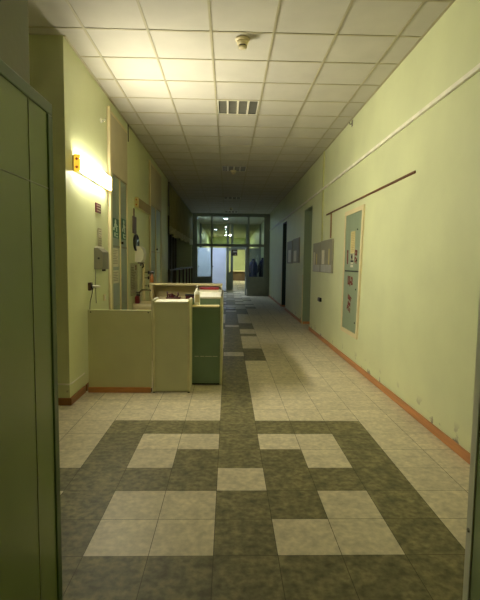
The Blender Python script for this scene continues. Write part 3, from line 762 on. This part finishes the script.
# ------------------------------------------------------------------ glazed partition at the end
YP = 20.5
r = root('window_1', (0.1, YP, 0), 'grey framed glazed partition across the end of the corridor', 'partition')
m = MB()
P = [(-1.47, -1.40), (-0.785, -0.71), (0.86, 0.945), (1.60, 1.68)]
for a, bb in P: m.box(a, bb, YP, YP+0.08, 0, 3.62, 0.004)
m.box(-1.40, 1.60, YP, YP+0.08, 3.55, 3.62, 0.004); m.box(XL, XR, YP, YP+0.07, 3.62, ZC)
for a, bb in ((-1.40, -0.785), (-0.71, 0.86), (0.945, 1.60)): m.box(a, bb, YP, YP+0.08, 2.22, 2.34, 0.004)
for a, bb in ((-1.40, -0.785), (0.945, 1.60)): m.box(a, bb, YP, YP+0.07, 0.80, 0.87, 0.004)
m.box(XL, -1.47, YP-0.02, YP+0.1, 0, 3.62); m.box(1.68, XR, YP-0.02, YP+0.1, 0, 3.62)
m.build('frame', PGREY, r)
for a, bb in ((-1.40, -0.785), (0.945, 1.60)):
    Bx('lower_panel', PGREY, r, a, bb, YP+0.02, YP+0.06, 0, 0.80)
    MB().box(a, bb, YP+0.035, YP+0.041, 0.87, 2.22).build('pane', PANE, r)
for a, bb in ((-1.40, -0.785), (-0.71, 0.86), (0.945, 1.60)): MB().box(a, bb, YP+0.035, YP+0.041, 2.34, 3.55).build('pane', PANE, r)
for x in (-0.75, 0.90):
    h = MB().tube([(x, YP, 0.95), (x, YP-0.05, 0.97), (x, YP-0.05, 1.18), (x, YP, 1.20)], 0.012, 8).build('handle', STEEL, r)
# open leaf on the right, swung away
r = root('door_7', (0.84, YP+0.1, 0), 'narrow open door leaf on the right of the partition doorway', 'door')
m = MB()
for q in ((0.02, 0.9, 0.10, 0.85), (0.02, 0.9, 2.10, 2.20), (0.02, 0.12, 0.85, 2.10), (0.80, 0.90, 0.85, 2.10)):
    m.box(0.80, 0.84, YP+0.08+q[0], YP+0.08+q[1], q[2]-0.08 if q[2] == 0.10 else q[2], q[3], 0.003)
m.build('frame', PGREY, r)
MB().box(0.817, 0.823, YP+0.2, YP+0.88, 0.85, 2.10).build('pane', PANE, r)
Bx('push_plate', WHITE, r, 0.795, 0.80, YP+0.82, YP+0.95, 1.45, 1.75, bev=0.001)

# white cabinet behind the partition
t = thing('white_cabinet', (-0.83, 23.8, 0), 'tall white cabinet with wide doors behind the glazed partition', 'cabinet')
Bx('body', WHITE_M, t, -1.58, -0.11, 23.55, 24.0, 0.02, 2.26)
for a, bb in ((-1.575, -0.85), (-0.84, -0.115)):
    d = Bx('door', WHITE_M, t, a, bb, 23.53, 23.55, 0.06, 2.22)
    Bx('handle', BLACK, d, a+0.03, a+0.055, 23.505, 23.53, 1.25, 1.33)
Bx('plinth', BLACK, t, -1.55, -0.14, 23.57, 24.0, 0, 0.02, bev=0.001)

# coats on a stand behind the right-hand pane
t = thing('coat_stand', (1.40, 22.0, 0), 'metal coat stand behind the right pane of the partition', 'coat stand')
MB().lathe([(0.02, 0), (0.018, 1.85), (0.001, 1.87)], (1.40, 22.0, 0.02), 12).build('pole', STEEL, t)
MB().lathe([(0.2, 0), (0.2, 0.015), (0.03, 0.03)], (1.40, 22.0, 0.001), 24).build('base', BLACK, t)
for a in (200, 340, 90):
    ca, sa = math.cos(math.radians(a)), math.sin(math.radians(a))
    MB().tube([(1.40, 22.0, 1.72), (1.40+0.12*ca, 22.0+0.12*sa, 1.70), (1.40+0.17*ca, 22.0+0.17*sa, 1.76)], 0.009, 8).build('hook', STEEL, t)
def coat(cx, cy, z0, z1, label, mt, ph):
    rings = []
    for zi in range(10):
        f_ = zi/9; z = z1+(z0-z1)*f_
        wdt = 0.05+0.13*min(1, f_*2.6)**0.6+0.03*f_; dp = 0.04+0.075*min(1, f_*2)
        rings.append([(cx+(wdt+0.018*math.sin(5*a+ph)*f_)*math.cos(a), cy+(dp+0.02*math.sin(7*a+ph)*f_)*math.sin(a), z) for a in [2*PI*k/40 for k in range(40)]])
    t = thing('hanging_coat', (cx, cy, z0), label, 'coat')
    MB().loft(rings).build('body', mt, t)
    MB().lathe([(0.06, 0), (0.075, 0.03), (0.06, 0.06), (0.03, 0.06)], (cx, cy, z1-0.02), 20).build('collar', mt, t)
    for sg in (-1, 1):
        MB().tube([(cx+sg*0.10, cy, z1-0.12), (cx+sg*0.17, cy-0.03, z1-0.35), (cx+sg*0.18, cy-0.05, z1-0.66)], [0.05, 0.055, 0.05], 12).build('sleeve', mt, t)
coat(1.21, 21.83, 0.72, 1.66, 'left dark blue coat hanging on the coat stand', BLUE, 0.3)
coat(1.67, 21.92, 0.66, 1.72, 'right navy coat hanging on the coat stand', mat('dark_navy_cloth', (26, 30, 58), 0.85, 0.2, 6), 1.7)

# second frame further back
YF = 26.0
r = root('window_2', (0.1, YF, 0), 'second door frame with transom further down the corridor', 'partition')
m = MB()
for a, bb in ((XL, XL+0.1), (-0.10, 0.04), (0.14, 0.28), (0.98, 1.10), (XR-0.1, XR)): m.box(a, bb, YF, YF+0.1, 0, ZC)
m.box(XL+0.1, -0.10, YF, YF+0.1, 2.18, 2.34); m.box(0.04, 0.14, YF, YF+0.1, 2.18, 2.34); m.box(0.28, 0.98, YF, YF+0.1, 2.25, 2.42); m.box(1.10, XR-0.1, YF, YF+0.1, 2.18, 2.34)
m.box(0.04, 0.14, YF+0.02, YF+0.08, 0, 0.95)
m.build('frame', PGREY, r)
for a, bb in ((XL+0.1, -0.10), (0.28, 0.98), (1.10, XR-0.1)): MB().box(a, bb, YF+0.04, YF+0.046, 2.42, ZC-0.01).build('pane', PANE, r)
Bx('lower_panel', PGREY, r, 1.10, XR-0.1, YF+0.03, YF+0.07, 0, 2.18)
t = thing('wall_picture', (0.30, YF-0.03, 1.85), 'dark framed picture with a pale strip beside the far doorway', 'picture')
Bx('frame', DBROWN, t, 0.20, 0.52, YF-0.06, YF-0.01, 1.90, 2.25); Bx('pale_strip', PAPER, t, 0.28, 0.48, YF-0.064, YF-0.06, 2.10, 2.17, bev=0)
MB().lathe([(0.0005, -0.004), (0.03, -0.004), (0.03, 0.0), (0.0005, 0)], (0.40, YF-0.06, 1.97), 14, 'Y').build('pale_dot', PAPER, t)

t = thing('far_counter', (0.62, 38.5, 0), 'low pale topped bench in front of the far yellow green wall', 'bench')
Bx('top', CREAM, t, 0.1, 1.5, 37.6, 38.3, 0.78, 0.84)
Bx('front', DBROWN, t, 0.15, 1.45, 37.7, 37.74, 0.02, 0.78)
for x in (0.15, 1.39):
    Bx('leg', DBROWN, t, x, x+0.06, 37.62, 37.68, 0, 0.78); Bx('leg', DBROWN, t, x, x+0.06, 38.2, 38.26, 0, 0.78)

t = thing('ceiling_lamp', (-0.9, 21.5, ZC-0.02), 'added flat square fill lamp above the white cabinet behind the partition', 'light')  # added fill lamp, tucked behind the top rail to brighten the cabinet
Bx('rim', WHITE, t, -1.05, -0.75, 21.35, 21.65, ZC-0.012, ZC-0.006, bev=0.002)
MB().box(-1.03, -0.77, 21.37, 21.63, ZC-0.016, ZC-0.012).build('panel', emit('added_cool_fill', (0.52, 0.64, 1.0), 250.0), t)
def ceiling_lamp(y, m_, label, x=-0.13, r_=0.10):
    t = thing('ceiling_lamp', (x, y, ZC-0.08), label, 'light')
    MB().lathe([(r_, 0), (r_*0.95, -0.03)], (x, y, ZC-0.006), 24).build('rim', WHITE, t)
    MB().lathe([(r_*0.93, -0.03), (r_*0.8, -0.042), (r_*0.4, -0.05), (0.001, -0.052)], (x, y, ZC-0.006), 24).build('globe', m_, t)
ceiling_lamp(22.6, FAR_L, 'bright round ceiling lamp just beyond the glazed partition')
ceiling_lamp(27.8, FAR_M, 'second bright ceiling lamp beyond the partition')
ceiling_lamp(32.4, FAR_M, 'third bright ceiling lamp beyond the partition')
t = thing('ceiling_lamp', (0.04, 36.3, ZC-0.02), 'farthest flat ceiling lamp in front of the yellow green end wall', 'light')
MB().lathe([(0.34, 0), (0.34, -0.008)], (0.04, 36.3, ZC-0.006), 28).build('rim', WHITE, t)
MB().lathe([(0.32, -0.008), (0.32, -0.012)], (0.04, 36.3, ZC-0.006), 28).build('panel', FAR_L2, t)

t = thing('ceiling_lamp', (0.1, -0.9, 2.6), 'added dim fill lamp in the lobby behind the near doorway', 'light')  # added unseen lamp, weak fill through the doorway for the foreground
MB().lathe([(0.16, 0), (0.155, -0.04)], (0.1, -0.9, 2.75), 24).build('rim', WHITE, t)
MB().lathe([(0.15, -0.04), (0.13, -0.15), (0.07, -0.2), (0.001, -0.21)], (0.1, -0.9, 2.75), 24).build('globe', emit('added_lobby_fill', (1.0, 0.92, 0.78), 0.35), t)
o = MB().box(-0.07, 0.25, 14.45, 15.0, 0.001, 0.012, 0.003).build('floor_mat', BLACK); tag(o, 'small dark mat on the floor before the partition', 'mat')

# ------------------------------------------------------------------ world, camera, view
wd = bpy.data.worlds.new('World'); S.world = wd; wd.use_nodes = True
wd.node_tree.nodes['Background'].inputs['Color'].default_value = (0.05, 0.05, 0.04, 1)
wd.node_tree.nodes['Background'].inputs['Strength'].default_value = 0.05

cam = bpy.data.cameras.new('camera'); co = bpy.data.objects.new('camera', cam); COL.objects.link(co)
p, yw, ro = 0.0819687, 0.0269114, 0.0119777
cp, sp, cy, sy = math.cos(p), math.sin(p), math.cos(yw), math.sin(yw)
fw = Vector((sy*cp, cy*cp, -sp)); r0 = Vector((cy, -sy, 0)); u0 = r0.cross(fw)
rt = r0*math.cos(ro)+u0*math.sin(ro); up = u0*math.cos(ro)-r0*math.sin(ro)
co.matrix_world = Matrix(((rt.x, up.x, -fw.x, 0), (rt.y, up.y, -fw.y, 0), (rt.z, up.z, -fw.z, 1.5), (0, 0, 0, 1)))
cam.sensor_fit = 'VERTICAL'; cam.sensor_height = 24.0; cam.lens = 24.0*452.4/600.0
cam.clip_start = 0.02; cam.clip_end = 100
S.camera = co
vs = S.view_settings; vs.view_transform = 'Standard'; vs.look = 'None'; vs.gamma = 1; vs.use_curve_mapping = False; vs.exposure = 0.68
S.cycles.max_bounces = 10; S.cycles.diffuse_bounces = 6; S.cycles.glossy_bounces = 4; S.cycles.transparent_max_bounces = 16
